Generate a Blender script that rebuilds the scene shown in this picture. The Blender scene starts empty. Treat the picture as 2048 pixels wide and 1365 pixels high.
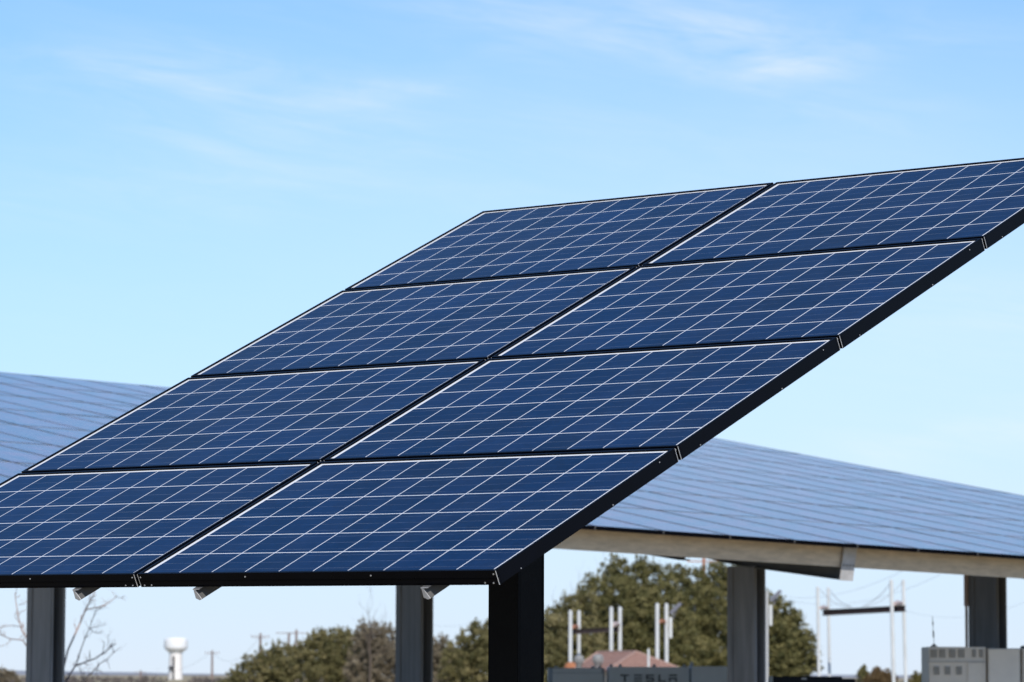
import bpy, bmesh, math, random
import numpy as np
from mathutils import Vector, Matrix

# ------------------------------------------------------------------ camera, sky, sun, exposure
S = bpy.context.scene
C = S.collection
RNG = np.random.default_rng(7)
random.seed(7)
CAM_Z = 1.6
FPX = 7211.3                       # focal length in pixels of a 2048 wide picture
PITCH, ROLL = 0.092609, 0.003586
FWD = Vector((0, math.cos(PITCH), math.sin(PITCH)))
UP0 = Vector((0, -math.sin(PITCH), math.cos(PITCH)))
RT = Vector((1, 0, 0)) * math.cos(ROLL) + UP0 * math.sin(ROLL)
UPV = -Vector((1, 0, 0)) * math.sin(ROLL) + UP0 * math.cos(ROLL)
EYE = Vector((0, 0, CAM_Z))

cd = bpy.data.cameras.new('camera')
cam = bpy.data.objects.new('camera', cd)
C.objects.link(cam)
cam.matrix_world = Matrix((
    (RT.x, UPV.x, -FWD.x, EYE.x), (RT.y, UPV.y, -FWD.y, EYE.y), (RT.z, UPV.z, -FWD.z, EYE.z), (0, 0, 0, 1)))
cd.sensor_width = 36
cd.lens = FPX / 2048 * 36
cd.clip_start = 0.1
cd.clip_end = 30000
cd.dof.use_dof = True
cd.dof.focus_distance = 13.6
cd.dof.aperture_fstop = 8.5
S.camera = cam

SUN_EL = math.radians(40)
SUN_D = Vector((0.20, -0.98, 0)).normalized() * math.cos(SUN_EL) + Vector((0, 0, math.sin(SUN_EL)))
sl = bpy.data.lights.new('sun', 'SUN')
sl.energy = 3.5
sl.angle = math.radians(0.5)
sl.color = (1.0, 0.95, 0.87)
sun = bpy.data.objects.new('sun', sl)
C.objects.link(sun)
sun.rotation_euler = (-SUN_D).to_track_quat('-Z', 'Y').to_euler()
sun.location = (20, -30, 40)


class NT:
    """small helper for node trees"""
    def __init__(self, t):
        self.t = t
    def n(self, kind, **kw):
        x = self.t.nodes.new(kind)
        for k, v in kw.items():
            setattr(x, k, v)
        return x
    def l(self, a, b):
        self.t.links.new(a, b)
    def put(self, sock, v):
        if isinstance(v, bpy.types.NodeSocket):
            self.l(v, sock)
        else:
            sock.default_value = v
    def m(self, op, a, b=0.0, c=0.0, clamp=False):
        x = self.n('ShaderNodeMath', operation=op, use_clamp=clamp)
        self.put(x.inputs[0], a); self.put(x.inputs[1], b); self.put(x.inputs[2], c)
        return x.outputs[0]
    def vm(self, op, a, b=(0, 0, 0)):
        x = self.n('ShaderNodeVectorMath', operation=op)
        self.put(x.inputs[0], a); self.put(x.inputs[1], b)
        return x.outputs[0]
    def comb(self, x, y, z):
        q = self.n('ShaderNodeCombineXYZ')
        self.put(q.inputs[0], x); self.put(q.inputs[1], y); self.put(q.inputs[2], z)
        return q.outputs[0]
    def sep(self, v):
        q = self.n('ShaderNodeSeparateXYZ')
        self.put(q.inputs[0], v)
        return q.outputs
    def noise(self, vec, scale, detail=3, rough=.5, dist=0.0):
        q = self.n('ShaderNodeTexNoise')
        if vec is not None:
            self.l(vec, q.inputs['Vector'])
        q.inputs['Scale'].default_value = scale
        q.inputs['Detail'].default_value = detail
        q.inputs['Roughness'].default_value = rough
        q.inputs['Distortion'].default_value = dist
        return q.outputs['Fac']
    def rng(self, v, a, b, c=0.0, d=1.0):
        q = self.n('ShaderNodeMapRange')
        q.clamp = True
        self.put(q.inputs[0], v)
        for i, k in enumerate((a, b, c, d)):
            q.inputs[i + 1].default_value = k
        return q.outputs[0]
    def mix(self, f, a, b, blend='MIX'):
        q = self.n('ShaderNodeMix', data_type='RGBA', blend_type=blend)
        self.put(q.inputs[0], f)
        for s, v in ((q.inputs[6], a), (q.inputs[7], b)):
            if not isinstance(v, bpy.types.NodeSocket) and len(v) == 3:
                v = (*v, 1)
            self.put(s, v)
        return q.outputs[2]


def make_world():
    w = bpy.data.worlds.new('World')
    S.world = w
    w.use_nodes = True
    w.node_tree.nodes.clear()
    t = NT(w.node_tree)
    tc = t.n('ShaderNodeTexCoord').outputs['Generated']
    d = t.vm('NORMALIZE', tc)
    x, y, z = t.sep(d)
    # cirrus, placed by direction (azimuth, elevation), streaks thinned out by noise
    az = t.m('MULTIPLY', t.m('ARCTAN2', x, y), 7.211)
    el = t.m('MULTIPLY', t.m('ARCSINE', z), 7.211)
    ca, sa = math.cos(0.14), math.sin(0.14)
    s1 = t.m('ADD', t.m('MULTIPLY', az, ca), t.m('MULTIPLY', el, -sa))
    s2 = t.m('ADD', t.m('MULTIPLY', az, sa), t.m('MULTIPLY', el, ca))
    def blob(px, py, rx, ry, tilt=0.0):
        cx, cy = (px - 1024) / 1000, (1352 - py) / 1000
        dx = t.m('SUBTRACT', az, cx); dy = t.m('SUBTRACT', el, cy)
        c, s = math.cos(tilt), math.sin(tilt)
        ex = t.m('MULTIPLY', t.m('ADD', t.m('MULTIPLY', dx, c), t.m('MULTIPLY', dy, s)), 1 / rx)
        ey = t.m('MULTIPLY', t.m('SUBTRACT', t.m('MULTIPLY', dy, c), t.m('MULTIPLY', dx, s)), 1 / ry)
        r2 = t.m('ADD', t.m('MULTIPLY', ex, ex), t.m('MULTIPLY', ey, ey))
        return t.m('POWER', 2.718, t.m('MULTIPLY', r2, -1.0))
    fib = t.noise(t.comb(t.m('MULTIPLY', s1, 2.2), t.m('MULTIPLY', s2, 26.0), 7.7), 1.5, 8, .66, .5)
    st = t.noise(t.comb(t.m('MULTIPLY', s1, 1.5), t.m('MULTIPLY', s2, 7.0), 3.1), 1.6, 7, .62, .9)
    st2 = t.noise(t.comb(t.m('MULTIPLY', s1, .7), t.m('MULTIPLY', s2, 2.2), 9.4), 1.1, 4, .55, .4)
    wisp = t.m('MULTIPLY', t.rng(st, .30, .72), t.rng(fib, .28, .68, .35, 1.0))
    dens = t.m('MULTIPLY', blob(1490, 105, .27, .080, -.33), .85)
    for a_ in ((1560, 130, .10, .04, -.35, .5), (1130, 55, .36, .06, -.10, .60), (520, 230, .36, .10, -.15, .46), (770, 190, .10, .022, .05, .5), (250, 150, .30, .05, -.05, .30),
               (1900, 880, .34, .05, .16, .5), (1960, 640, .30, .10, .1, .35), (350, 380, .45, .07, .02, .32), (1150, 250, .6, .10, -.05, .14), (1800, 60, .3, .05, -.1, .3)):
        dens = t.m('ADD', dens, t.m('MULTIPLY', blob(*a_[:5]), a_[5]))
    veil = t.m('ADD', t.m('MULTIPLY', blob(1750, 620, .95, .50, 0), .16), t.m('MULTIPLY', blob(900, 420, 1.3, .30, 0), .07))
    cl = t.m('ADD', t.m('ADD', t.m('MULTIPLY', dens, t.m('MULTIPLY', wisp, .62)), t.m('MULTIPLY', t.m('MULTIPLY', t.rng(st2, .35, .7), wisp), .07)), veil, clamp=True)
    sky = t.n('ShaderNodeTexSky', sky_type='NISHITA')
    sky.sun_disc = False
    sky.sun_elevation = SUN_EL
    sky.sun_rotation = math.atan2(SUN_D.x, SUN_D.y)
    sky.air_density = 1.0
    sky.dust_density = 0.0
    sky.ozone_density = 6.0
    # pale moisture in the lowest degrees of the sky
    hz = t.m('MULTIPLY', t.m('POWER', 2.718, t.m('MULTIPLY', t.m('POWER', t.m('DIVIDE', t.m('MAXIMUM', z, 0.0), .118), 1.79), -1.0)), .72)
    clear = t.vm('MULTIPLY', sky.outputs[0], (.69, .805, .88))
    col = t.mix(hz, clear, (3.45, 4.0, 5.55))
    col = t.mix(cl, col, (5.7, 5.9, 6.1))
    bg = t.n('ShaderNodeBackground')
    t.l(col, bg.inputs['Color'])
    bg.inputs['Strength'].default_value = SKY_STRENGTH
    o = t.n('ShaderNodeOutputWorld')
    t.l(bg.outputs[0], o.inputs['Surface'])


SKY_STRENGTH = 0.14
make_world()
S.view_settings.view_transform = 'Standard'
S.view_settings.look = 'None'
S.view_settings.gamma = 1
S.view_settings.exposure = 0.271
S.view_settings.use_curve_mapping = False
S.render.engine = 'CYCLES'


# ------------------------------------------------------------------ placing and building helpers
def at(px, py, Y):
    """world point seen at pixel (px, py) of the 2048 x 1365 photograph at ground distance Y"""
    d = FWD * FPX + RT * (px - 1024) + UPV * (682.5 - py)
    return EYE + d * (Y / d.y)


def mpp(Y):
    return Y / FPX


class MB:
    """collects shapes, then links them as ONE mesh object"""
    def __init__(self):
        self.v = []; self.f = []; self.mi = []
    def add(self, vs, fs, mi=0):
        o = len(self.v)
        self.v += [tuple(p) for p in vs]
        self.f += [tuple(i + o for i in q) for q in fs]
        self.mi += [mi] * len(fs)
        return self
    def prism(self, a, b, mi=0):
        """two matching rings -> closed solid"""
        n = len(a)
        self.add(list(a) + list(b), [tuple(range(n))[::-1], tuple(range(n, 2 * n))] +
                 [(i, (i + 1) % n, n + (i + 1) % n, n + i) for i in range(n)], mi)
        return self
    def box(self, o, ax, ay, az, x0, x1, y0, y1, z0, z1, mi=0):
        p = lambda x, y, z: Vector(o) + ax * x + ay * y + az * z
        return self.prism([p(x0, y0, z0), p(x1, y0, z0), p(x1, y1, z0), p(x0, y1, z0)],
                          [p(x0, y0, z1), p(x1, y0, z1), p(x1, y1, z1), p(x0, y1, z1)], mi)
    def wbox(self, x0, x1, y0, y1, z0, z1, mi=0):
        return self.box((0, 0, 0), Vector((1, 0, 0)), Vector((0, 1, 0)), Vector((0, 0, 1)), x0, x1, y0, y1, z0, z1, mi)
    def tube(self, pts, rad, seg=8, mi=0):
        pts = [Vector(p) for p in pts]
        if not hasattr(rad, '__len__'):
            rad = [rad] * len(pts)
        rings = []
        for i, p in enumerate(pts):
            t = (pts[min(i + 1, len(pts) - 1)] - pts[max(i - 1, 0)]).normalized()
            a = t.orthogonal().normalized() if i == 0 else (a - t * a.dot(t)).normalized()
            b = t.cross(a)
            rings.append([p + (a * math.cos(k * 2 * math.pi / seg) + b * math.sin(k * 2 * math.pi / seg)) * rad[i] for k in range(seg)])
        vs = [q for r in rings for q in r]
        fs = [tuple(range(seg))[::-1], tuple(range((len(pts) - 1) * seg, len(pts) * seg))]
        for i in range(len(pts) - 1):
            for k in range(seg):
                k2 = (k + 1) % seg
                fs.append((i * seg + k, i * seg + k2, (i + 1) * seg + k2, (i + 1) * seg + k))
        return self.add(vs, fs, mi)
    def lathe(self, c, prof, seg=24, mi=0):
        vs = []; fs = []
        for r, z in prof:
            for k in range(seg):
                a = 2 * math.pi * k / seg
                vs.append((c[0] + r * math.cos(a), c[1] + r * math.sin(a), c[2] + z))
        for i in range(len(prof) - 1):
            for k in range(seg):
                k2 = (k + 1) % seg
                fs.append((i * seg + k, i * seg + k2, (i + 1) * seg + k2, (i + 1) * seg + k))
        fs += [tuple(range(seg))[::-1], tuple(range((len(prof) - 1) * seg, len(prof) * seg))]
        return self.add(vs, fs, mi)
    def mesh(self, name, mats, base=(0, 0, 0), bevel=0, smooth=False):
        b = Vector(base)
        me = bpy.data.meshes.new(name)
        me.from_pydata([Vector(p) - b for p in self.v], [], self.f)
        mats = mats if isinstance(mats, (list, tuple)) else [mats]
        for m in mats:
            me.materials.append(m)
        me.polygons.foreach_set('material_index', self.mi)
        bm = bmesh.new(); bm.from_mesh(me)
        bmesh.ops.recalc_face_normals(bm, faces=bm.faces)
        if bevel:
            bmesh.ops.bevel(bm, geom=[e for e in bm.edges if len(e.link_faces) == 2 and e.calc_face_angle() > .6],
                            offset=bevel, segments=2, affect='EDGES', clamp_overlap=True)
        bm.to_mesh(me); bm.free()
        if smooth:
            me.polygons.foreach_set('use_smooth', [True] * len(me.polygons))
            me.set_sharp_from_angle(angle=math.radians(40))
        return me


def link(name, me, parent=None):
    o = bpy.data.objects.new(name, me)
    C.objects.link(o)
    if parent:
        o.parent = parent
    return o


def tag(o, label=None, cat=None, group=None, kind=None):
    for k, v in (('label', label), ('category', cat), ('group', group), ('kind', kind)):
        if v:
            o[k] = v
    return o


def thing(name, loc, label, cat, group=None):
    o = bpy.data.objects.new(name, None)
    o.empty_display_size = .2
    C.objects.link(o)
    o.location = loc
    return tag(o, label, cat, group)


def part(name, mb, mats, root, bevel=0, smooth=False, parent=None):
    """mesh given in world coordinates, parented under root (or under a part of root that has no offset)"""
    return link(name, mb.mesh(name, mats, root.location, bevel, smooth), parent or root)


# ------------------------------------------------------------------ materials
def mat(name, col, rough=.6, metal=0.0, spec=.5, var=0.0, vscale=4.0, bump=0.0, bscale=30.0, stretch=(1, 1, 1), col2=None):
    m = bpy.data.materials.new(name)
    m.use_nodes = True
    t = NT(m.node_tree)
    b = t.t.nodes['Principled BSDF']
    b.inputs['Base Color'].default_value = (*col, 1)
    b.inputs['Roughness'].default_value = rough
    b.inputs['Metallic'].default_value = metal
    b.inputs['Specular IOR Level'].default_value = spec
    if var or bump:
        tc = t.vm('MULTIPLY', t.n('ShaderNodeTexCoord').outputs['Object'], stretch)
    if var:
        f = t.rng(t.noise(tc, vscale, 5, .6), .3, .7)
        c2 = col2 or tuple(c * (1 - var) for c in col)
        t.l(t.mix(f, c2, tuple(min(1, c * (1 + var * .5)) for c in col)), b.inputs['Base Color'])
        t.l(t.rng(f, 0, 1, rough * .85, min(1, rough * 1.15)), b.inputs['Roughness'])
    if bump:
        bp = t.n('ShaderNodeBump')
        bp.inputs['Strength'].default_value = bump
        bp.inputs['Distance'].default_value = .01
        t.l(t.noise(tc, bscale, 4, .6), bp.inputs['Height'])
        t.l(bp.outputs[0], b.inputs['Normal'])
    return m


def cell_material(name, lu, lv, nu, nv, mu, mv, line, cell=(.010, .034, .120), ior=1.30, rough=.06, bus=.35):
    """crystalline cells under glass: UV in metres from the sheet's corner"""
    m = bpy.data.materials.new(name)
    m.use_nodes = True
    t = NT(m.node_tree)
    b = t.t.nodes['Principled BSDF']
    uv = t.n('ShaderNodeUVMap').outputs[0]
    u, v, _ = t.sep(uv)
    cu = (lu - 2 * mu) / nu; cv = (lv - 2 * mv) / nv
    fu = t.m('DIVIDE', t.m('SUBTRACT', u, mu), cu)
    fv = t.m('DIVIDE', t.m('SUBTRACT', v, mv), cv)
    du = t.m('MULTIPLY', t.m('PINGPONG', fu, .5), cu)
    dv = t.m('MULTIPLY', t.m('PINGPONG', fv, .5), cv)
    ln = t.m('MAXIMUM', t.m('LESS_THAN', du, line / 2), t.m('LESS_THAN', dv, line / 2))
    inu = t.m('MULTIPLY', t.m('GREATER_THAN', fu, 0.0), t.m('LESS_THAN', fu, float(nu)))
    inv = t.m('MULTIPLY', t.m('GREATER_THAN', fv, 0.0), t.m('LESS_THAN', fv, float(nv)))
    out = t.m('SUBTRACT', 1.0, t.m('MULTIPLY', inu, inv))
    white = t.m('MAXIMUM', ln, out)
    # per-cell tone and crystal grain
    oi = t.n('ShaderNodeObjectInfo')
    cid = t.comb(t.m('FLOOR', fu), t.m('FLOOR', fv), t.m('MULTIPLY', oi.outputs['Random'], 37.0))
    wn = t.n('ShaderNodeTexWhiteNoise'); t.l(cid, wn.inputs['Vector'])
    vo = t.n('ShaderNodeTexVoronoi'); t.l(t.vm('ADD', uv, cid), vo.inputs['Vector']); vo.inputs['Scale'].default_value = 70
    gr = t.sep(vo.outputs['Color'])[0]
    tone = t.m('ADD', t.rng(wn.outputs['Value'], 0, 1, 0.74, 1.14), t.rng(gr, 0, 1, -.10, .10))
    tone = t.m('MULTIPLY', tone, t.rng(t.noise(t.vm('ADD', uv, cid), 9, 2), .3, .7, .92, 1.08))
    tone = t.m('MULTIPLY', tone, t.rng(t.noise(t.vm('ADD', uv, t.comb(t.m('MULTIPLY', oi.outputs['Random'], 53.0), 0.0, 0.0)), 1.6, 3), .3, .7, .84, 1.12))
    cc = t.mix(wn.outputs['Value'], cell, (cell[0] * 3.0 + .0018, cell[1] * .92, cell[2] * .90))
    cc = t.mix(1.0, cc, t.comb(tone, tone, tone), 'MULTIPLY')
    # three thin busbars along each cell row
    bp = t.m('PINGPONG', t.m('ADD', t.m('MULTIPLY', t.m('FRACT', fv), 3.0), .0), .5)
    bb = t.m('LESS_THAN', t.m('SUBTRACT', .5, bp), .0016 / (cv / 3) / 2)
    brk = t.rng(t.noise(t.vm('MULTIPLY', t.vm('ADD', uv, cid), (5, 60, 1)), 1.0, 3, .6), .40, .70, .15, 1.0)
    cc = t.mix(t.m('MULTIPLY', t.m('MULTIPLY', bb, brk), bus), cc, (.45, .50, .58))
    colr = t.mix(white, cc, (.80, .81, .82))
    # a film of dust, a little stronger towards the lower edge where rain leaves it
    dn = t.rng(t.noise(t.vm('ADD', uv, t.comb(t.m('MULTIPLY', oi.outputs['Random'], 19.0), 0.0, 0.0)), 3.0, 5, .65), .35, .8, .0, .022)
    colr = t.mix(dn, colr, (.40, .37, .33))
    t.l(colr, b.inputs['Base Color'])
    b.inputs['Roughness'].default_value = rough
    b.inputs['IOR'].default_value = ior
    b.inputs['Specular IOR Level'].default_value = .5
    return m


M = {}
M['cells'] = cell_material('polycrystalline_cells', 1.625, .966, 10, 6, .0150, .0088, .0042, (.0002, .0200, .072), 1.20)
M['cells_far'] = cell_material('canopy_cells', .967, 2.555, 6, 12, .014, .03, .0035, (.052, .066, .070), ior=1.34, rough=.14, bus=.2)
M['black_frame'] = mat('black_anodised_aluminium', (.0018, .0022, .0045), .28, .0, .06, .25, 12, 0)
M['bright_edge'] = mat('bare_aluminium_edge', (.72, .70, .68), .4, .3)
M['galv'] = mat('galvanised_steel', (.46, .46, .47), .5, .35, .5, .25, 8, .1, 60)
M['rail_galv'] = mat('shade_darkened_rail', (.10, .098, .096), .6, .0, .3, .25, 8, .1, 60)  # galvanised steel with the shade of the rail sides put into its colour
M['galv_tan'] = mat('galvanised_purlin', (.62, .51, .38), .6, .05, .4, .22, 5, .1, 50, (1, 1, 4))
M['post_black'] = mat('black_painted_post', (.003, .003, .004), .5, 0, .08, .3, 9, .1, 80)
M['col'] = mat('weathered_steel_column', (.225, .23, .24), .6, .1, .4, .36, 1.6, .10, 40, (4.5, 4.5, .5))
M['girder'] = mat('dark_steel_girder', (.10, .105, .105), .6, .1, .3, .3, 4, .1, 40)
M['plate'] = mat('steel_end_plate', (.50, .49, .49), .55, .2, .5, .2, 14)
M['conduit'] = mat('pinkish_pvc_conduit', (.52, .40, .36), .6, 0, .4, .15, 8)
M['white_pole'] = mat('white_painted_pipe', (.60, .61, .60), .5, 0, .4, .14, 6, 0, 30, (1, 1, .3))
M['rust'] = mat('rusty_orange_steel', (.42, .17, .08), .75, 0, .3, .4, 12)
M['dark_beam'] = mat('dark_rusted_beam', (.035, .024, .024), .7, 0, .3, .5, 5)
M['cable'] = mat('grey_cable', (.18, .18, .19), .6)
M['wire'] = mat('overhead_wire', (.16, .16, .17), .6)
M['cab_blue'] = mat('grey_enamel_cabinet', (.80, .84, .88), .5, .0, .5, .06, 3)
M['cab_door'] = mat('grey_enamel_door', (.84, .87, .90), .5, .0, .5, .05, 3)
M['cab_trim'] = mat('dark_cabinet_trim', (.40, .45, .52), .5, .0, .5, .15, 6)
M['letter'] = mat('dark_lettering', (.035, .045, .06), .6)
M['cab_beige'] = mat('beige_grey_enamel', (.78, .72, .64), .55, .0, .4, .08, 3)
M['cab_beige_door'] = mat('beige_grey_door', (.80, .745, .665), .5, .0, .4, .07, 4)
M['louvre'] = mat('vent_louvre', (.55, .515, .465), .6)
M['rubber'] = mat('black_rubber', (.012, .012, .014), .6)
M['black_box'] = mat('black_gloss_enamel', (.004, .005, .008), .4, 0, .12, .2, 4)
M['badge'] = mat('small_grey_badge', (.35, .38, .42), .5)
M['wall'] = mat('tan_siding', (.42, .36, .29), .8, 0, .3, .2, 3, .2, 20)
M['vent'] = mat('weathered_zinc', (.24, .24, .235), .6, .1, .5, .3, 9)
M['tower'] = mat('white_tower_paint', (.82, .82, .81), .6, 0, .3, .05, .1)
M['tower_stem'] = mat('cream_tower_paint', (.78, .74, .70), .6, 0, .3, .10, .08, 0, 1, (1, 1, .2))
M['wood'] = mat('utility_pole_wood', (.26, .19, .165), .85, 0, .2, .3, 3)
M['bark'] = mat('grey_brown_bark', (.12, .095, .075), .9, 0, .2, .35, 6, .4, 30, (1, 1, .4))
M['bark_red'] = mat('reddish_bare_branches', (.38, .27, .235), .85, 0, .2, .35, 8)
M['earth'] = mat('dry_ground', (.36, .29, .19), .95, 0, .2, .35, .15, .5, 3, (1, 1, 1), (.27, .235, .14))
M['hill'] = mat('distant_hills', (.30, .31, .34), .95, 0, .1, .15, .004)


def roof_mat():
    m = mat('brown_roof_shingles', (.30, .20, .17), .85, 0, .2)
    t = NT(m.node_tree)
    b = t.t.nodes['Principled BSDF']
    tc = t.n('ShaderNodeTexCoord').outputs['Object']
    z = t.sep(tc)[2]
    course = t.m('LESS_THAN', t.m('FRACT', t.m('MULTIPLY', z, 9.0)), .22)
    n = t.rng(t.noise(tc, 6, 4, .7), .3, .7)
    c = t.mix(n, (.25, .135, .10), (.42, .25, .19))
    t.l(t.mix(t.m('MULTIPLY', course, .55), c, (.10, .065, .055)), b.inputs['Base Color'])
    return m


M['roof'] = roof_mat()


def leaf_mat(name, a, b_, c):
    m = bpy.data.materials.new(name)
    m.use_nodes = True
    t = NT(m.node_tree)
    b = t.t.nodes['Principled BSDF']
    at_ = t.n('ShaderNodeAttribute', attribute_name='tone')
    f = at_.outputs['Fac']
    c1 = t.mix(t.rng(f, 0, .5), a, b_)
    c2 = t.mix(t.rng(f, .5, 1), c1, c)
    t.l(c2, b.inputs['Base Color'])
    b.inputs['Roughness'].default_value = .65
    b.inputs['Specular IOR Level'].default_value = .25
    return m


M['leaf_cedar'] = leaf_mat('cedar_foliage', (.044, .046, .014), (.122, .113, .038), (.235, .202, .080))
M['leaf_olive'] = leaf_mat('olive_scrub_foliage', (.062, .060, .020), (.160, .142, .056), (.285, .240, .112))
M['leaf_brown'] = leaf_mat('brown_winter_twigs', (.110, .088, .058), (.205, .168, .112), (.310, .260, .180))
M['leaf_gold'] = leaf_mat('yellowish_cedar_foliage', (.060, .055, .014), (.120, .100, .026), (.17, .13, .04))
M['leaf_rust'] = leaf_mat('rust_brown_foliage', (.090, .055, .024), (.150, .098, .044), (.19, .13, .06))
M['leaf_grey'] = leaf_mat('grey_far_brush', (.10, .085, .075), (.14, .115, .10), (.17, .14, .12))


# ------------------------------------------------------------------ ground and far hills
g = MB()
g.add([(-9000, -3000, 0), (9000, -3000, 0), (9000, 12000, 0), (-9000, 12000, 0)], [(0, 1, 2, 3)])
tag(link('ground', g.mesh('ground', M['earth'])), kind='structure')

h = MB()
n = 160
ring_a = []; ring_b = []; ring_c = []
for i in range(n + 1):
    x = -4500 + 9000 * i / n
    z = 4.5 + 2.5 * math.sin(i * .21 + 1) + 1.5 * math.sin(i * .53) + random.uniform(-1.2, 1.2)
    ring_a.append((x, 7000, -1)); ring_b.append((x, 7300, z)); ring_c.append((x, 9000, -1))
h.add(ring_a + ring_b + ring_c, [(i, i + 1, n + 2 + i, n + 1 + i) for i in range(n)] +
      [(n + 1 + i, n + 2 + i, 2 * n + 3 + i, 2 * n + 2 + i) for i in range(n)])
tag(link('hills', h.mesh('hills', M['hill'], smooth=True)), kind='structure')

# ------------------------------------------------------------------ the front array: one post, eight modules
def frame_axes(az, tilt, s):
    ua = Vector((math.cos(az) * math.cos(s), math.sin(az) * math.cos(s), math.sin(s)))
    nn = ua.cross(Vector((0, 0, 1))).normalized()
    hh = -nn
    up = ua.cross(hh)
    va = hh * math.cos(tilt) + up * math.sin(tilt)
    return ua, va, ua.cross(va)


FO = Vector((-1.29622, 12.40276, .33991 + CAM_Z))
FU, FV, FN = frame_axes(-.723368, .448748, -.008883)
PU, PV = 1.665, 1.005
LU, LV, DEP, LIP = 1.647, .988, .050, .011


def sheet_mesh(name, lu, lv, m, z):
    me = bpy.data.meshes.new(name)
    th = .006
    vs = [(-lu / 2, -lv / 2, z), (lu / 2, -lv / 2, z), (lu / 2, lv / 2, z), (-lu / 2, lv / 2, z)]
    vs += [(x, y, z - th) for x, y, _ in vs]
    me.from_pydata(vs, [], [(0, 1, 2, 3), (7, 6, 5, 4), (0, 4, 5, 1), (1, 5, 6, 2), (2, 6, 7, 3), (3, 7, 4, 0)])
    uvl = me.uv_layers.new(name='UVMap')
    for lp in me.loops:
        v = me.vertices[lp.vertex_index].co
        uvl.data[lp.index].uv = (v.x + lu / 2, v.y + lv / 2)
    me.materials.append(m)
    return me


def frame_mesh(name):
    X, Y, Z = Vector((1, 0, 0)), Vector((0, 1, 0)), Vector((0, 0, 1))
    b = MB()
    hu, hv = LU / 2, LV / 2
    b.wbox(-hu, hu, -hv, -hv + LIP, -DEP, 0)
    b.wbox(-hu, hu, hv - LIP, hv, -DEP, 0)
    b.wbox(-hu, -hu + LIP, -hv + LIP + .0002, hv - LIP - .0002, -DEP, 0)
    b.wbox(hu - LIP, hu, -hv + LIP + .0002, hv - LIP - .0002, -DEP, 0)
    # inward bottom flange
    b.wbox(-hu + LIP, hu - LIP, -hv + LIP, -hv + .034, -DEP + .001, -DEP + .003)
    b.wbox(-hu + LIP, hu - LIP, hv - .034, hv - LIP, -DEP + .001, -DEP + .003)
    # rolled rib along the outside of the long sides
    for s in (-1, 1):
        y0, y1 = sorted((s * hv, s * (hv + .0012)))
        b.wbox(-hu + .004, hu - .004, y0, y1, -.0285, -.0265)
        b.wbox(-hu + .004, hu - .004, y0, y1, -.0455, -.0440)
    me1 = b.mesh(name, [M['black_frame'], M['bright_edge'], M['galv']], bevel=.0012)
    # bright mitre lines at the four corners, drain screws
    k = MB()
    for sx in (-1, 1):
        for sy in (-1, 1):
            x, y = sx * hu, sy * hv
            x0, x1 = sorted((x - sx * .0008, x + sx * .0006)); y0, y1 = sorted((y - sy * .0008, y + sy * .0006))
            k.wbox(x0, x1, y0, y1, -DEP + .001, -.0015, 1)
    def screw(p, ax):
        c = [Vector(p) + (X * math.cos(i * math.pi / 4) + Z * math.sin(i * math.pi / 4)) * .0027 if ax == 'y' else
             Vector(p) + (Y * math.cos(i * math.pi / 4) + Z * math.sin(i * math.pi / 4)) * .0022 for i in range(8)]
        d = Y * -.002 if ax == 'y' else X * .0015
        k.prism(c, [q + d for q in c], 2)
    for x, z in ((-hu + .012, -.013), (-hu + .020, -.043), (-hu + .055, -.0425), (hu - .012, -.013), (hu - .022, -.043), (hu - .058, -.0425), (-.30, -.014), (.28, -.014)):
        screw((x, -hv, z), 'y')
    for y, z in ((.40, -.012), (-.38, -.044), (.12, -.044)):
        screw((hu, y, z), 'x')
    me2 = k.mesh('tmp', [M['black_frame'], M['bright_edge'], M['galv']])
    bm = bmesh.new(); bm.from_mesh(me1); bm.from_mesh(me2); bm.to_mesh(me1); bm.free()
    bpy.data.meshes.remove(me2)
    return me1


root = thing('solar_array', (0.02, 13.82, 0), 'tilted blue solar array of eight framed modules on one black post in the foreground', 'solar array')
SHEET = sheet_mesh('solar_panel', LU - 2 * LIP, LV - 2 * LIP, M['cells'], -.0058)
FRAME = frame_mesh('frame')
BACK = sheet_mesh('backsheet', LU - 2 * LIP - .002, LV - 2 * LIP - .002, mat('white_backsheet', (.6, .6, .6), .6), -.0130)
rot = Matrix((FU, FV, FN)).transposed()
for a in range(2):
    for b in range(4):
        p = FO + FU * PU * (a - .5) + FV * PV * (b + .5)
        jit = Matrix.Rotation(random.uniform(-.0008, .0008), 3, 'X') @ Matrix.Rotation(random.uniform(-.0006, .0006), 3, 'Y')
        o = link('solar_panel', SHEET, root)
        o.matrix_local = Matrix.Translation(p - root.location) @ (rot @ jit).to_4x4()
        link('frame', FRAME, o)
        link('backsheet', BACK, o)
# rails under the modules, a hat section running up the slope
for u in (-1.335, -.326, .283, 1.335):
    b = MB()
    sec = [(-.004, -DEP), (0, -DEP - .004), (-.002, -DEP - .034), (.0145, -DEP - .0415), (.025, -DEP - .038), (.006, -DEP - .003), (.030, -DEP - .0005)]
    A = [FO + FU * (u + x) + FV * -.006 + FN * z for x, z in sec]
    b.prism(A, [q + FV * (4 * PV + .01) for q in A])
    sunlit_rail_end = [q - FV * .0035 for q in A]
    b.box(FO + FU * u + FV * .0, FU, FV, FN, -.006, .024, -.004, .05, -DEP - .0045, -DEP - .0005)
    rl = part('rail', b, M['rail_galv'], root)
    b = MB(); b.prism(sunlit_rail_end, [q + FV * .003 for q in sunlit_rail_end]); part('end_plate_or_lit_end', b, M['plate'], root, parent=rl)  # added plate: its paler colour stands for the sunlit rail end
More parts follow.
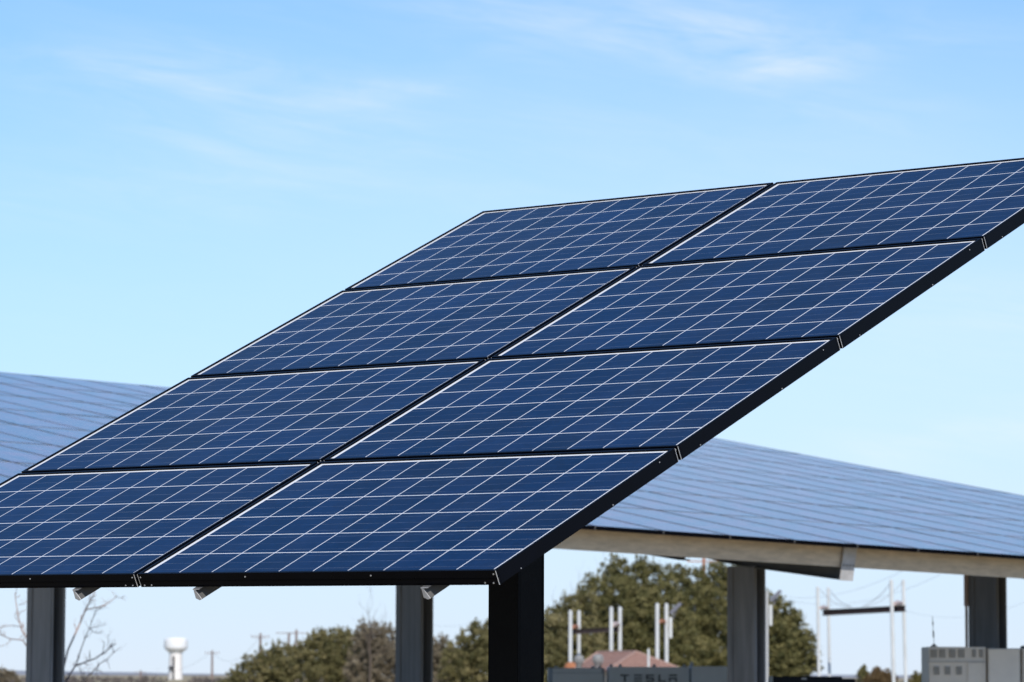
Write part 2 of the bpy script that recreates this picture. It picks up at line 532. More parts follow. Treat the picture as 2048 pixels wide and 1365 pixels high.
# cross beam and post
b = MB()
MIDV = 2 * PV
b.box(FO + FV * MIDV, FU, FV, FN, -.7, .7, -.09, .09, -DEP - .0415 - .16, -DEP - .0425)
part('cross_beam', b, M['girder'], root, bevel=.004)
b = MB()
pc = Vector((.02, 13.82, 0))
hw = .105
ztop = (FO + FV * MIDV + FN * -.26).z
ax = Vector((FU.x, FU.y, 0)).normalized(); ay = Vector((-ax.y, ax.x, 0)); az_ = Vector((0, 0, 1))
ww = .076
for s in (-1, 1):                                   # wide-flange section
    b.box(pc, ax, ay, az_, -ww, ww, *sorted((s * ww, s * (ww - .012))), 0, ztop)
b.box(pc, ax, ay, az_, -.006, .006, -ww + .012, ww - .012, 0, ztop)
b.box(pc, ax, ay, az_, -.16, .16, -.16, .16, ztop, ztop + .02)
b.box(pc, ax, ay, az_, -ww + .001, -ww + .004, -ww + .012, ww - .012, 0, ztop - .01)
b.box(pc, ax, ay, az_, ww - .004, ww - .001, -ww + .012, ww - .012, 0, ztop - .01)
part('post', b, M['post_black'], root, bevel=.002)
b = MB()
q = pc - ax * (ww + .007) + ay * (ww - .012)
b.tube([q, q + Vector((0, 0, ztop - .2))], .0065, 8)
part('conduit', b, M['galv'], root, smooth=True)  # added rod, no real conduit: its pale colour stands for the lit flange edge

# ------------------------------------------------------------------ the long solar canopy behind
KO = Vector((1.743304, 41.11647, 1.653729 + CAM_Z))
KU, KV, KN = frame_axes(.657748, .170609, -.025869)
KP, KR = 1.005, 1.98 * 1.316585
KROWS = 7
K0, K1 = -11, 16
kroot = thing('solar_canopy', (KO.x, KO.y, 0), 'long low-pitched solar canopy on steel columns stretching behind the foreground array', 'solar canopy')


def cpt(s, w, z):
    return KO + KU * s + KV * w + KN * z


def canopy_panel_mesh():
    lu, lv = KP - .014, KR - .016
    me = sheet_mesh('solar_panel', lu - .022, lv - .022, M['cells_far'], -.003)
    b = MB()
    hu, hv = lu / 2, lv / 2
    b.wbox(-hu, hu, -hv, -hv + .011, -.05, 0)
    b.wbox(-hu, hu, hv - .011, hv, -.05, 0)
    b.wbox(-hu, -hu + .011, -hv + .0112, hv - .0112, -.05, 0)
    b.wbox(hu - .011, hu, -hv + .0112, hv - .0112, -.05, 0)
    # bright mid clamps at both ends of the seam
    for y0, y1 in ((-hv - .004, -hv + .012), (hv - .012, hv + .004)):
        b.wbox(hu + .001, hu + .013, y0, y1, -.042, -.004, 1)
    fr = b.mesh('frame', [M['black_frame'], M['rail_galv']])
    return me, fr


CS, CF = canopy_panel_mesh()
# one joined mesh per canopy panel (glass + frame): too small in the photo to show parts
bm = bmesh.new(); bm.from_mesh(CS)
tmp = CF.copy()
tmp.polygons.foreach_set('material_index', [i + 1 for i in [p.material_index for p in CF.polygons]])
bm.from_mesh(tmp)
CP = bpy.data.meshes.new('solar_panel'); bm.to_mesh(CP); bm.free()
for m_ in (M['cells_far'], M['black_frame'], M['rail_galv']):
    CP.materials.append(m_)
krot = Matrix((KU, KV, KN)).transposed()


def pix(P):
    d = P - EYE
    z = d.dot(FWD)
    return 1024 + FPX * d.dot(RT) / z, 682.5 - FPX * d.dot(UPV) / z


cand = []
FE = [pix(FO + FU * a * PU + FV * b * PV) for a, b in ((-1, 0), (1, 0), (1, 4), (-1, 4))]


def in_front_array(q):
    s = [(FE[(i + 1) % 4][0] - FE[i][0]) * (q[1] - FE[i][1]) - (FE[(i + 1) % 4][1] - FE[i][1]) * (q[0] - FE[i][0]) for i in range(4)]
    return all(v < 0 for v in s) or all(v > 0 for v in s)


for k in range(K0, K1):
    for r in range(KROWS):
        smp = [pix(cpt((k + i) * KP, (r + j) * KR, 0)) for i in (.1, .5, .9) for j in (.1, .3, .5, .7, .9)]
        seen = sum(1 for q in smp if 0 < q[0] < 2048 and not in_front_array(q))
        P = cpt((k + .5) * KP, (r + .5) * KR, 0)
        cand.append((-seen / (P - EYE).length_squared, k, r))
cand.sort()
rest = bmesh.new()
for i, (sc, k, r) in enumerate(cand):
    P = cpt((k + .5) * KP, (r + .5) * KR, 0)
    jit = Matrix.Rotation(random.gauss(0, .0007), 3, 'X') @ Matrix.Rotation(random.gauss(0, .0007), 3, 'Y')
    T = Matrix.Translation(P - kroot.location) @ (krot @ jit).to_4x4()
    if i < 100:
        o = link('solar_panel', CP, kroot)
        o.matrix_local = T
    else:
        t_ = CP.copy(); t_.transform(T); rest.from_mesh(t_); bpy.data.meshes.remove(t_)
rm = bpy.data.meshes.new('solar_panel'); rest.to_mesh(rm); rest.free()
for m_ in (M['cells_far'], M['black_frame'], M['rail_galv']):
    rm.materials.append(m_)
tag(link('solar_panel', rm, kroot), kind='stuff')

# purlins along the canopy
SET = .28
for r in range(KROWS + 1):
    w = SET if r == 0 else (r * KR if r < KROWS else r * KR - SET)
    b = MB()
    z0, z1 = -.315, -.052
    b.box(KO, KU, KV, KN, K0 * KP, K1 * KP, w - .004, w, z0, z1)
    b.box(KO, KU, KV, KN, K0 * KP, K1 * KP, w + .0005, w + .07, z0, z0 + .004)
    b.box(KO, KU, KV, KN, K0 * KP, K1 * KP, w + .0005, w + .07, z1 - .004, z1)
    part('purlin', b, M['galv_tan'], kroot)

# girders (tapered I sections) and columns
def girder(s, w0, plate, zend, wcol, zcol):
    b = MB()
    W = KROWS * KR - .3
    zt = -.318
    def z_low(w):
        return zend + (zcol - zend) * min(1, max(0, (w - w0) / (wcol - w0)))
    ws = [w0, wcol, wcol + 1.2, W]
    zl = [zend, zcol, zcol, -.55]
    for i in range(3):
        P = lambda x, w, z: cpt(s + x, w, z)
        for x0, x1, t0 in ((-.008, .008, None),):
            b.prism([P(x0, ws[i], zt), P(x1, ws[i], zt), P(x1, ws[i], zl[i]), P(x0, ws[i], zl[i])],
                    [P(x0, ws[i + 1], zt), P(x1, ws[i + 1], zt), P(x1, ws[i + 1], zl[i + 1]), P(x0, ws[i + 1], zl[i + 1])])
        b.prism([P(-.085, ws[i], zl[i]), P(.085, ws[i], zl[i]), P(.085, ws[i], zl[i] - .014), P(-.085, ws[i], zl[i] - .014)],
                [P(-.085, ws[i + 1], zl[i + 1]), P(.085, ws[i + 1], zl[i + 1]), P(.085, ws[i + 1], zl[i + 1] - .014), P(-.085, ws[i + 1], zl[i + 1] - .014)])
        b.prism([P(-.085, ws[i], zt + .002), P(.085, ws[i], zt + .002), P(.085, ws[i], zt - .012), P(-.085, ws[i], zt - .012)],
                [P(-.085, ws[i + 1], zt + .002), P(.085, ws[i + 1], zt + .002), P(.085, ws[i + 1], zt - .012), P(-.085, ws[i + 1], zt - .012)])
    g_ = part('girder', b, M['girder'], kroot)
    if plate:
        p = MB()
        p.box(cpt(s, w0, 0), KU, KV, KN, -.105, .105, -.026, -.014, zend - .016, -.055)
        for i in range(4):                          # bolt row
            c = cpt(s - .075 + i * .05, w0 - .027, -.285)
            p.box(c, KU, KV, KN, -.009, .009, -.008, 0, -.009, .009, 1)
        part('end_plate_or_lit_end', p, [M['plate'], M['girder']], kroot, parent=kroot)
    return z_low


def column(px, s, w, topz, conduit=False, wscale=1.0):
    c = cpt(s, w, topz)
    base = Vector((c.x, c.y, 0))
    ax = Vector((KU.x, KU.y, 0)).normalized(); ay = Vector((-ax.y, ax.x, 0)); z = Vector((0, 0, 1))
    d, fw, t = .262 * wscale, .082 * wscale, .03
    b = MB()
    for sg in (-1, 1):
        b.box(base, ax, ay, z, *sorted((sg * fw, sg * (fw - .022))), -d, d, 0, c.z)
        for yy in (-d + .06, d - .06):              # rolled stiffeners on the broad side
            b.box(base, ax, ay, z, *sorted((sg * (fw + .0005), sg * (fw + .012))), yy - .05, yy + .05, 0, c.z - .02)
    b.box(base, ax, ay, z, -fw + .022, fw - .022, -.012, .012, 0, c.z)
    b.box(base, ax, ay, z, -.2, .2, -.34, .34, 0, .03)
    part('column', b, M['col'], kroot)
    if conduit:
        q = MB()
        f = base + ax * -(fw + .02) + ay * (d + .02)
        zc = at(1940, 1212, base.y).z
        q.tube([f + z * .0, f + z * zc], .020, 10)
        q.tube([f + z * zc, f + z * (c.z + .05)], .034, 10)
        part('conduit', q, M['conduit'], kroot, smooth=True)


def solve_s(px, w):
    """station along the canopy at which a column at offset w is seen at column px"""
    lo, hi = -20.0, 30.0
    for _ in range(60):
        mid = (lo + hi) / 2
        c = cpt(mid, w, -.6)
        x = pix(Vector((c.x, c.y, CAM_Z + .5)))[0]
        if x < px: lo = mid
        else: hi = mid
    return lo


for px, w, plate, cond, ze_, wsc in ((91, 2.6, True, False, -.455, 1.0), (828, 5.75, False, False, -.352, 1.07), (1492, 2.06, True, False, -.455, 1.0), (1975, 3.2, True, True, -.455, 1.05)):
    s = solve_s(px, w)
    girder(s, SET - .02 if plate else SET + .1, plate, ze_, w, -.56)
    column(px, s, w, -.57, cond, wsc)

# ------------------------------------------------------------------ trees
def leaf_cloud(name, centres, radii, tones, n, size, m, base, up_bias=.5, elong=1.9):
    """n small leaf sprays gathered in clumps -> one crown mesh"""
    centres = np.array(centres, float); radii = np.array(radii, float); tones = np.array(tones, float)
    wgt = radii ** 2; wgt /= wgt.sum()
    idx = RNG.choice(len(centres), n, p=wgt)
    dirs = RNG.normal(size=(n, 3)); dirs /= np.linalg.norm(dirs, axis=1)[:, None]
    rr = np.abs(RNG.normal(0, .66, n))
    pos = centres[idx] + dirs * (rr * radii[idx])[:, None] * np.array([1, 1, .85])
    # sprays lie mostly along the clump's surface, a third stand out at random
    nr = dirs * .9 + RNG.normal(size=(n, 3)) * .38 + np.array([0, 0, .25])
    out = RNG.random(n) < .3
    nr[out] = RNG.normal(size=(int(out.sum()), 3))
    nr /= np.linalg.norm(nr, axis=1)[:, None]
    ax = np.cross(nr, RNG.normal(size=(n, 3))); ax /= np.linalg.norm(ax, axis=1)[:, None]
    sd = np.cross(nr, ax)
    L = size * RNG.uniform(.6, 1.4, n); Wd = L / elong
    v = np.empty((n, 4, 3))
    v[:, 0] = pos - ax * (L / 2)[:, None]
    v[:, 1] = pos + sd * (Wd / 2)[:, None]
    v[:, 2] = pos + ax * (L / 2)[:, None]
    v[:, 3] = pos - sd * (Wd / 2)[:, None]
    v = v.reshape(-1, 3) - np.array(base)
    me = bpy.data.meshes.new(name)
    me.vertices.add(4 * n); me.loops.add(4 * n); me.polygons.add(n)
    me.vertices.foreach_set('co', v.ravel())
    me.loops.foreach_set('vertex_index', np.arange(4 * n))
    me.polygons.foreach_set('loop_start', np.arange(0, 4 * n, 4))
    me.polygons.foreach_set('loop_total', np.full(n, 4))
    me.materials.append(m)
    tt = np.clip(tones[idx] + RNG.normal(0, .14, n), 0, 1)
    a = me.attributes.new('tone', 'FLOAT', 'FACE')
    a.data.foreach_set('value', tt)
    me.update(); me.validate()
    return me


def tree(name, label, cat, lobes, Y, n, leaf, m, trunk_px, group=None, clumps=26, squash=.8, bark='bark', spike=0.0, core=.55):
    """lobes: (px, py, radius in px[, depth shift in m]) outlining the crown"""
    k = mpp(Y)
    b0 = at(trunk_px, 1352, Y)
    base = Vector((b0.x, Y, 0))
    root = thing(name, base, label, cat, group)
    cs, rs, ts = [], [], []
    for lb in lobes:
        px, py, r = lb[:3]
        dy = lb[3] if len(lb) > 3 else 0
        c = np.array(at(px, py, Y + dy)); R = r * k
        nc = max(6, int(clumps * 4.5 * (r / 60) ** 1.2))
        for _ in range(3):                          # dense heart of the crown
            cs.append(c + RNG.normal(0, .22, 3) * R); rs.append(R * .42); ts.append(RNG.uniform(.1, .6))
        for _ in range(nc):
            d = RNG.normal(size=3); d /= np.linalg.norm(d)
            d[1] *= squash
            q = RNG.uniform(.35, 1.08) if RNG.random() > core else RNG.uniform(.75, 1.05)
            p = c + d * R * q
            if p[2] < .2: p[2] = .2
            cs.append(p); rs.append(R * RNG.uniform(.07, .22)); ts.append(RNG.uniform(.1, .9))
            if spike and d[2] > .2 and RNG.random() < spike:      # leader shoots above the outline
                for j in range(3):
                    cs.append(p + np.array([RNG.normal(0, .03 * R), 0, R * .13 * (j + 1)])); rs.append(R * .10 / (j * .5 + 1)); ts.append(.6)
    cr = link('crown', leaf_cloud('crown', cs, rs, ts, n, leaf, m, base), root)
    tb = MB()
    tops = sorted(lobes, key=lambda l: l[1])[:4]
    zmax = max(at(l[0], l[1], Y).z for l in lobes)
    fork = Vector((base.x, Y, zmax * .35))
    r0 = .03 * zmax + .04
    tb.tube([base, base + Vector((.04 * zmax, 0, zmax * .18)), fork], [r0, r0 * .8, r0 * .65], 8)
    for l in lobes[:7]:
        e = at(l[0], l[1], Y + (l[3] if len(l) > 3 else 0))
        mid = (fork + e) / 2 + Vector((random.uniform(-.2, .2), random.uniform(-.2, .2), .1))
        tb.tube([fork, mid, e], [r0 * .5, r0 * .3, r0 * .1], 6)
    part('trunk', tb, M[bark], root, smooth=True)
    return root


def grow(mb, p, d, L, r, depth, spread, k, jitter=.25):
    """bare branching twigs"""
    pts = [p]; rad = [r]
    seg = 4
    for i in range(seg):
        d = (d + Vector((random.gauss(0, jitter), random.gauss(0, jitter), random.gauss(.05, jitter * .6)))).normalized()
        p = p + d * L / seg
        pts.append(p); rad.append(r * (1 - .5 * (i + 1) / seg))
    mb.tube(pts, rad, 5)
    if depth > 0:
        for j in range(k):
            i = random.randint(1, seg)
            nd = (d + Vector((random.gauss(0, spread), random.gauss(0, spread), random.gauss(.1, spread * .7)))).normalized()
            grow(mb, pts[i], nd, L * random.uniform(.45, .75), rad[i] * .62, depth - 1, spread, k, jitter)


# the big evergreens behind the poles
YT = 215
tree('evergreen_tree', 'tall dense dark green evergreen tree rising above the tiled hut roof', 'tree',
     [(1255, 1165, 52), (1215, 1215, 62, -2), (1300, 1180, 55), (1270, 1250, 75, -3), (1190, 1280, 62, -2), (1330, 1240, 62, -2), (1250, 1310, 75, -3), (1330, 1310, 70, -3), (1230, 1350, 60, -3), (1320, 1352, 60, -3), (1228, 1143, 32), (1285, 1135, 26), (1180, 1165, 20)],
     YT, 315900, 0.121, M['leaf_cedar'], 1262, clumps=34, spike=.12)
tree('evergreen_tree', 'broad evergreen tree directly left of the column with bracket plate, partly behind it', 'tree',
     [(1385, 1180, 45), (1420, 1170, 42), (1450, 1165, 44), (1400, 1230, 60, -2), (1450, 1240, 60), (1380, 1300, 62, -2), (1445, 1310, 65), (1350, 1155, 30), (1400, 1345, 60, -3), (1450, 1350, 60, -3)],
     YT + 8, 221130, 0.121, M['leaf_cedar'], 1420, clumps=34, spike=.12)
tree('evergreen_tree', 'lower olive evergreen tree just right of the black array post', 'tree',
     [(1100, 1255, 44), (1150, 1235, 44), (1130, 1290, 60, -2), (1090, 1310, 55), (1165, 1310, 55, -2), (1060, 1290, 50), (1165, 1195, 24), (1130, 1215, 22), (1110, 1345, 60, -2), (1160, 1350, 50, -2)],
     YT - 8, 189540, 0.113, M['leaf_olive'], 1120, clumps=32, spike=.15)
tree('evergreen_tree', 'dense evergreen tree between the column and the white pole frame with hung beam', 'tree',
     [(1545, 1240, 45), (1575, 1265, 45), (1600, 1300, 42, -1), (1545, 1300, 60), (1590, 1335, 48, -1), (1530, 1215, 36), (1588, 1240, 22), (1620, 1330, 24), (1540, 1350, 60), (1505, 1260, 50)],
     YT - 20, 189540, 0.105, M['leaf_cedar'], 1560, clumps=34, spike=.15)
# scrub left of the black post
tree('scrub_tree', 'olive scrub tree directly left of the black array post', 'tree',
     [(960, 1290, 42), (935, 1310, 45), (975, 1330, 50), (920, 1345, 45), (985, 1270, 30), (950, 1262, 20)],
     YT + 20, 115830, 0.113, M['leaf_olive'], 950, clumps=28, spike=.2)
tree('scrub_tree', 'brownish twiggy scrub tree right beside the column left of the black post', 'tree',
     [(885, 1310, 38), (880, 1340, 45), (905, 1345, 40), (885, 1285, 20), (860, 1320, 35)],
     YT + 26, 73710, 0.105, M['leaf_brown'], 885, clumps=26, spike=.3)
tree('scrub_tree', 'brown twiggy scrub tree directly left of the second column', 'tree',
     [(755, 1290, 42), (735, 1275, 32), (780, 1300, 45), (745, 1330, 50), (790, 1340, 45), (725, 1255, 18), (770, 1262, 18), (735, 1345, 45)],
     YT + 30, 115830, 0.101, M['leaf_brown'], 752, clumps=26, spike=.45)
tree('scrub_tree', 'largest olive scrub tree midway between water tower and second column', 'tree',
     [(645, 1300, 38), (675, 1295, 40), (620, 1320, 40), (655, 1335, 50), (700, 1320, 48), (690, 1345, 50), (640, 1278, 20), (700, 1285, 26), (665, 1276, 20), (625, 1292, 24), (720, 1290, 26)],
     YT + 36, 157950, 0.113, M['leaf_olive'], 665, clumps=28, spike=.22)
tree('scrub_tree', 'low sloping scrub tree at the left end of the scrub, nearest the water tower', 'tree',
     [(520, 1340, 30), (560, 1325, 32), (590, 1325, 34), (540, 1355, 40), (585, 1350, 44), (490, 1356, 28), (470, 1366, 22), (600, 1300, 18), (520, 1312, 18), (560, 1302, 20), (495, 1332, 22), (540, 1320, 30), (470, 1350, 20), (445, 1368, 14)],
     YT + 44, 115830, 0.113, M['leaf_olive'], 550, clumps=26, spike=.2)
# small far trees at the right
tree('cedar_tree', 'small dark pointed cedar tree far off between the white pole pairs', 'tree',
     [(1728, 1345, 11), (1728, 1338, 7), (1728, 1356, 15), (1729, 1331, 3.5)], 330, 17550, 0.132, M['leaf_cedar'], 1728, clumps=60)
tree('bushy_tree', 'small rust brown bushy tree far off beside the dark pointed cedar', 'tree',
     [(1758, 1348, 14), (1775, 1352, 14), (1745, 1358, 14), (1765, 1362, 18), (1752, 1339, 7), (1786, 1358, 12), (1735, 1362, 10)], 320, 28080, 0.123, M['leaf_rust'], 1762, clumps=60)
tree('bushy_tree', 'small yellow-green tree against the left side of the vented cabinet', 'tree',
     [(1852, 1349, 12), (1858, 1358, 16), (1843, 1360, 12), (1850, 1340, 6)], 290, 17550, 0.114, M['leaf_gold'], 1852, clumps=60)
tree('bushy_tree', 'small pointed yellowish tree standing clear of the vented cabinet', 'tree',
     [(1832, 1354, 9), (1831, 1346, 5), (1835, 1362, 13), (1822, 1363, 9)], 300, 14040, 0.114, M['leaf_gold'], 1832, clumps=60)
tree('bushy_tree', 'bare greyish brush clump at the bottom left corner', 'shrub',
     [(8, 1345, 16), (22, 1352, 15), (-5, 1355, 20), (34, 1362, 12)], 180, 17550, 0.062, M['leaf_brown'], 10, clumps=40)

# bare tree behind the left column, limbs set out one by one
YB = 62
rootb = thing('bare_tree', (at(100, 1352, YB).x, YB, 0), 'bare leafless tree with reddish twigs behind the leftmost column', 'tree')
tb = MB()
base = rootb.location.copy()
fork = at(100, 1420, YB)
tb.tube([base, base + Vector((.03, 0, .6)), fork], [.06, .05, .042], 8)
strokes = [([(100, 1420), (118, 1372), (136, 1300), (160, 1247), (172, 1218), (186, 1192), (194, 1165)], 3.2),
           ([(172, 1220), (190, 1216), (206, 1213), (219, 1204), (232, 1195), (246, 1196)], 1.6),
           ([(110, 1410), (135, 1357), (150, 1333), (172, 1324), (192, 1317), (212, 1302), (232, 1287)], 3.0),
           ([(152, 1330), (161, 1302), (170, 1277), (179, 1257), (189, 1228), (194, 1214)], 1.7),
           ([(179, 1258), (196, 1254), (214, 1249)], 1.0), ([(179, 1258), (190, 1266), (198, 1268)], .9),
           ([(120, 1400), (165, 1362), (185, 1345), (199, 1328), (215, 1318), (230, 1302)], 1.9),
           ([(199, 1328), (193, 1342), (196, 1365)], 1.0), ([(192, 1340), (204, 1345), (208, 1350)], .8),
           ([(170, 1366), (163, 1350), (160, 1335)], 1.2), ([(172, 1222), (178, 1206), (194, 1200)], 1.1),
           ([(205, 1310), (207, 1290), (210, 1283)], .8), ([(216, 1300), (217, 1280), (217, 1268)], .7),
           ([(100, 1420), (80, 1340), (60, 1285), (44, 1262), (38, 1240), (32, 1205), (30, 1186)], 2.6),
           ([(100, 1420), (75, 1330), (46, 1281), (20, 1278), (2, 1270), (-15, 1258)], 2.2),
           ([(44, 1255), (25, 1251), (5, 1254), (-8, 1256)], 1.2), ([(38, 1210), (48, 1208), (60, 1195)], .9), ([(24, 1278), (12, 1290), (-6, 1294)], .9)]
kb = mpp(YB)
for st_, wpx in strokes:
    P = [at(x, y, YB + .25 * math.sin(x * .09)) for x, y in st_]
    tb.tube(P, [wpx * .78 * kb * (1.0 - .62 * i / (len(P) - 1)) for i in range(len(P))], 6)
    for i in range(1, len(P)):
        for _ in range(2):
            d = (P[i] - P[i - 1]).normalized()
            nd = (d + Vector((random.gauss(0, .7), random.gauss(0, .5), random.gauss(.15, .5)))).normalized()
            grow(tb, P[i].lerp(P[i - 1], random.random()), nd, random.uniform(9, 26) * kb, wpx * kb * .32, 1, .6, 2, .2)
part('trunk', tb, M['bark_red'], rootb)

# bare shoots above the scrub and left of the tall evergreen
for px, top, Y, lab, n_ in ((738, 1222, YT + 28, 'thin bare sapling sticking up above the brown scrub', 5),
                            (1150, 1160, YT - 2, 'thin bare tree whose pale twigs show left of the tall evergreen crown', 6)):
    b0 = at(px, 1352, Y)
    r_ = thing('bare_tree', (b0.x, Y, 0), lab, 'tree')
    tb = MB()
    zt = at(px, top, Y).z
    tb.tube([(b0.x, Y, 0), (b0.x + .1, Y, zt * .4), (b0.x, Y, zt * .7)], [.09, .07, .05], 6)
    for i in range(n_):
        grow(tb, Vector((b0.x, Y, zt * random.uniform(.4, .7))), Vector((random.gauss(0, .35), random.gauss(0, .3), 1)).normalized(), zt * .36, .03, 2, .5, 3, .16)
    part('trunk', tb, M['bark'], r_)

# far-off brush along the horizon, one mass
cs, rs, ts = [], [], []
for i in range(1500):
    px = random.uniform(-60, 2150)
    Y = random.uniform(280, 900)
    p = at(px, 1352, Y)
    if 322 < px < 382: continue
    cs.append((p.x, Y, random.uniform(0, .9))); rs.append(random.uniform(.35, .9)); ts.append(random.random())
tag(link('distant_brush', leaf_cloud('distant_brush', cs, rs, ts, 90000, .30, M['leaf_grey'], (0, 0, 0))),
    'grey brown brush in a low band along the far horizon', 'brush', kind='stuff')

# ------------------------------------------------------------------ water tower, utility poles, wires
YW = 1200
kw = mpp(YW)
cw = at(351, 1352, YW); cw.z = 0
zz = lambda py, Y: at(351, py, Y).z
wt = thing('water_tower', cw, 'white water tower with broad drum tank on a thick stem on the horizon', 'water tower')
b = MB()
R = 23.5 * kw
b.lathe(cw, [(4.5 * kw, zz(1274.5, YW)), (R * .5, zz(1275.3, YW)), (R * .86, zz(1277, YW)), (R * .98, zz(1279.5, YW)), (R, zz(1283, YW)), (R, zz(1295, YW)), (R * .96, zz(1298, YW)), (R * .80, zz(1301, YW)), (R * .60, zz(1305, YW)), (12.8 * kw, zz(1308, YW))][::-1], 40)
part('tank', b, M['tower'], wt, smooth=True)
b = MB()
b.lathe(cw, [(14.5 * kw, 0), (13.6 * kw, zz(1340, YW)), (12.6 * kw, zz(1308.2, YW))], 32)
part('stem', b, M['tower_stem'], wt, smooth=True)
b = MB()
p0 = cw + Vector((-2.5 * kw, -14.2 * kw, 0))
b.wbox(p0.x - 2.2 * kw, p0.x + 1.8 * kw, p0.y - .3, p0.y + .6, 0, zz(1313, YW))
b.wbox(p0.x - 10 * kw, p0.x - 1.6 * kw, p0.y - .4, p0.y + .8, zz(1339, YW), zz(1333, YW))
part('ladder_cage', b, mat('dark_ladder_steel', (.04, .04, .045), .7), wt)

poles = [(281, 1341, 700, 1, 'shortest utility pole, just left of the water tower on the horizon'),
         (424, 1301, 560, 1, 'single utility pole just right of the water tower'),
         (520, 1267, 430, 1, 'taller single utility pole rising from the low end of the scrub')]
tops = {}
for px, py, Y, na, lab in poles:
    k = mpp(Y)
    b0 = at(px, 1352, Y)
    r_ = thing('utility_pole', (b0.x, Y, 0), lab, 'utility pole', 'utility poles along the far road')
    zt = at(px, py, Y).z
    b = MB(); b.tube([(b0.x, Y, 0), (b0.x, Y, zt)], [.20, .14], 8)
    part('pole', b, M['wood'], r_)
    b = MB(); b.wbox(b0.x - 1.1, b0.x + 1.1, Y - .20, Y - .06, zt - .50, zt - .42)
    for q in (-1, -.5, .5, 1):
        b.wbox(b0.x + q - .05, b0.x + q + .05, Y - .18, Y - .08, zt - .40, zt - .22)
    part('crossarm', b, M['wood'], r_)
    tops[px] = Vector((b0.x, Y, zt - .25))
# two-legged pole
Y = 400
b0 = at(577, 1352, Y); b1 = at(592, 1352, Y)
zt = at(585, 1264, Y).z
r_ = thing('utility_pole', ((b0.x + b1.x) / 2, Y, 0), 'two-legged utility pole with a long crossarm behind the scrub', 'utility pole', 'utility poles along the far road')
for q, dz in ((b0, -.1), (b1, .25)):
    b = MB(); b.tube([(q.x, Y, 0), (q.x, Y, zt + dz)], [.17, .12], 8); part('pole', b, M['wood'], r_)
b = MB(); b.wbox(at(552, 1266, Y).x, at(618, 1266, Y).x, Y - .2, Y - .08, zt - .2, zt - .11); part('crossarm', b, M['wood'], r_)
tops[585] = Vector(((b0.x + b1.x) / 2, Y, zt))
# pole with crossarm peeping over the evergreens
Y = 300
b0 = at(1408, 1352, Y); zt = at(1408, 1116, Y).z
r_ = thing('utility_pole', (b0.x, Y, 0), 'reddish utility pole whose tip shows above the evergreens under the canopy edge', 'utility pole', 'utility poles along the far road')
b = MB(); b.tube([(b0.x, Y, 0), (b0.x, Y, zt)], [.18, .12], 8); part('pole', b, M['rust'], r_)
b = MB(); b.wbox(b0.x - 1.4, b0.x + 1.6, Y - .2, Y - .08, zt - .35, zt - .26); part('crossarm', b, M['rust'], r_)


def wire(p, q, sag, r, n=14):
    b = MB()
    b.tube([p.lerp(q, i / n) - Vector((0, 0, sag * 4 * (i / n) * (1 - i / n))) for i in range(n + 1)], r, 4)
    return b


wn_ = [(tops[281], tops[424], 1.6, 'sagging wire between the shortest utility pole and the pole right of the water tower'),
       (tops[424], tops[520], 2.2, 'sagging wire between the single pole and the taller pole in the scrub'),
       (tops[520], tops[585], 1.2, 'sagging wire between the taller pole and the two-legged pole')]
for p, q, sg, lab in wn_:
    o = link('overhead_wire', wire(p, q, sg, .016).mesh('overhead_wire', M['wire']))
    tag(o, lab, 'wire', 'overhead wires')
for (x0, y0, Y0, x1, y1, Y1, sg, lab) in ((1500, 1178, 260, 1850, 1118, 200, 1.3, 'upper wire crossing the sky below the bracket plate'),
                                          (1500, 1174, 266, 1880, 1150, 206, 1.5, 'lower wire passing behind the tops of the white poles'),
                                          (1800, 1219, 300, 2060, 1200, 280, 1.0, 'faint wire crossing behind the rightmost column'),
                                          (840, 1245, 300, 1010, 1225, 250, .6, 'faint wire between the second column and the black post')):
    o = link('overhead_wire', wire(at(x0, y0, Y0), at(x1, y1, Y1), sg, .008).mesh('overhead_wire', M['wire']))
    tag(o, lab, 'wire', 'overhead wires')

# ------------------------------------------------------------------ tiled hut with roof vents
A = at(1272, 1304, 160); B = at(1196, 1307, 164); B.z = A.z
Cc = at(1216, 1340, 156); E_ = at(1146, 1339, 162); F_ = at(1368, 1339, 158.5)
G_ = E_ + F_ - Cc
ze = Cc.z
for q in (E_, F_, G_): q.z = ze
hut = thing('hut', ((E_.x + F_.x) / 2, 160, 0), 'small hut with a reddish brown shingled hip roof behind the grey cabinets', 'hut')
b = MB()
th = Vector((0, 0, -.08))
b.add([E_, Cc, F_, G_, A, B, E_ + th, Cc + th, F_ + th, G_ + th],
      [(0, 1, 4, 5), (1, 2, 4), (2, 3, 5, 4), (3, 0, 5), (0, 6, 7, 1), (1, 7, 8, 2), (2, 8, 9, 3), (3, 9, 6, 0), (9, 8, 7, 6)])
roof = part('roof', b, M['roof'], hut)
b = MB()
for p, q in ((A, Cc), (A, F_), (B, E_), (A, B)):
    b.tube([p + Vector((0, 0, .01)), q + Vector((0, 0, .01))], .05, 6)
part('ridge_cap', b, mat('pale_ridge_tiles', (.42, .28, .23), .85, 0, .2, .2, 5), hut, parent=roof)
b = MB()
ctr = (E_ + F_) / 2
W4 = [ctr + (q - ctr) * .86 for q in (E_, Cc, F_, G_)]
b.prism([Vector((q.x, q.y, 0)) for q in W4], [Vector((q.x, q.y, ze - .085)) for q in W4])
part('wall', b, M['wall'], hut)
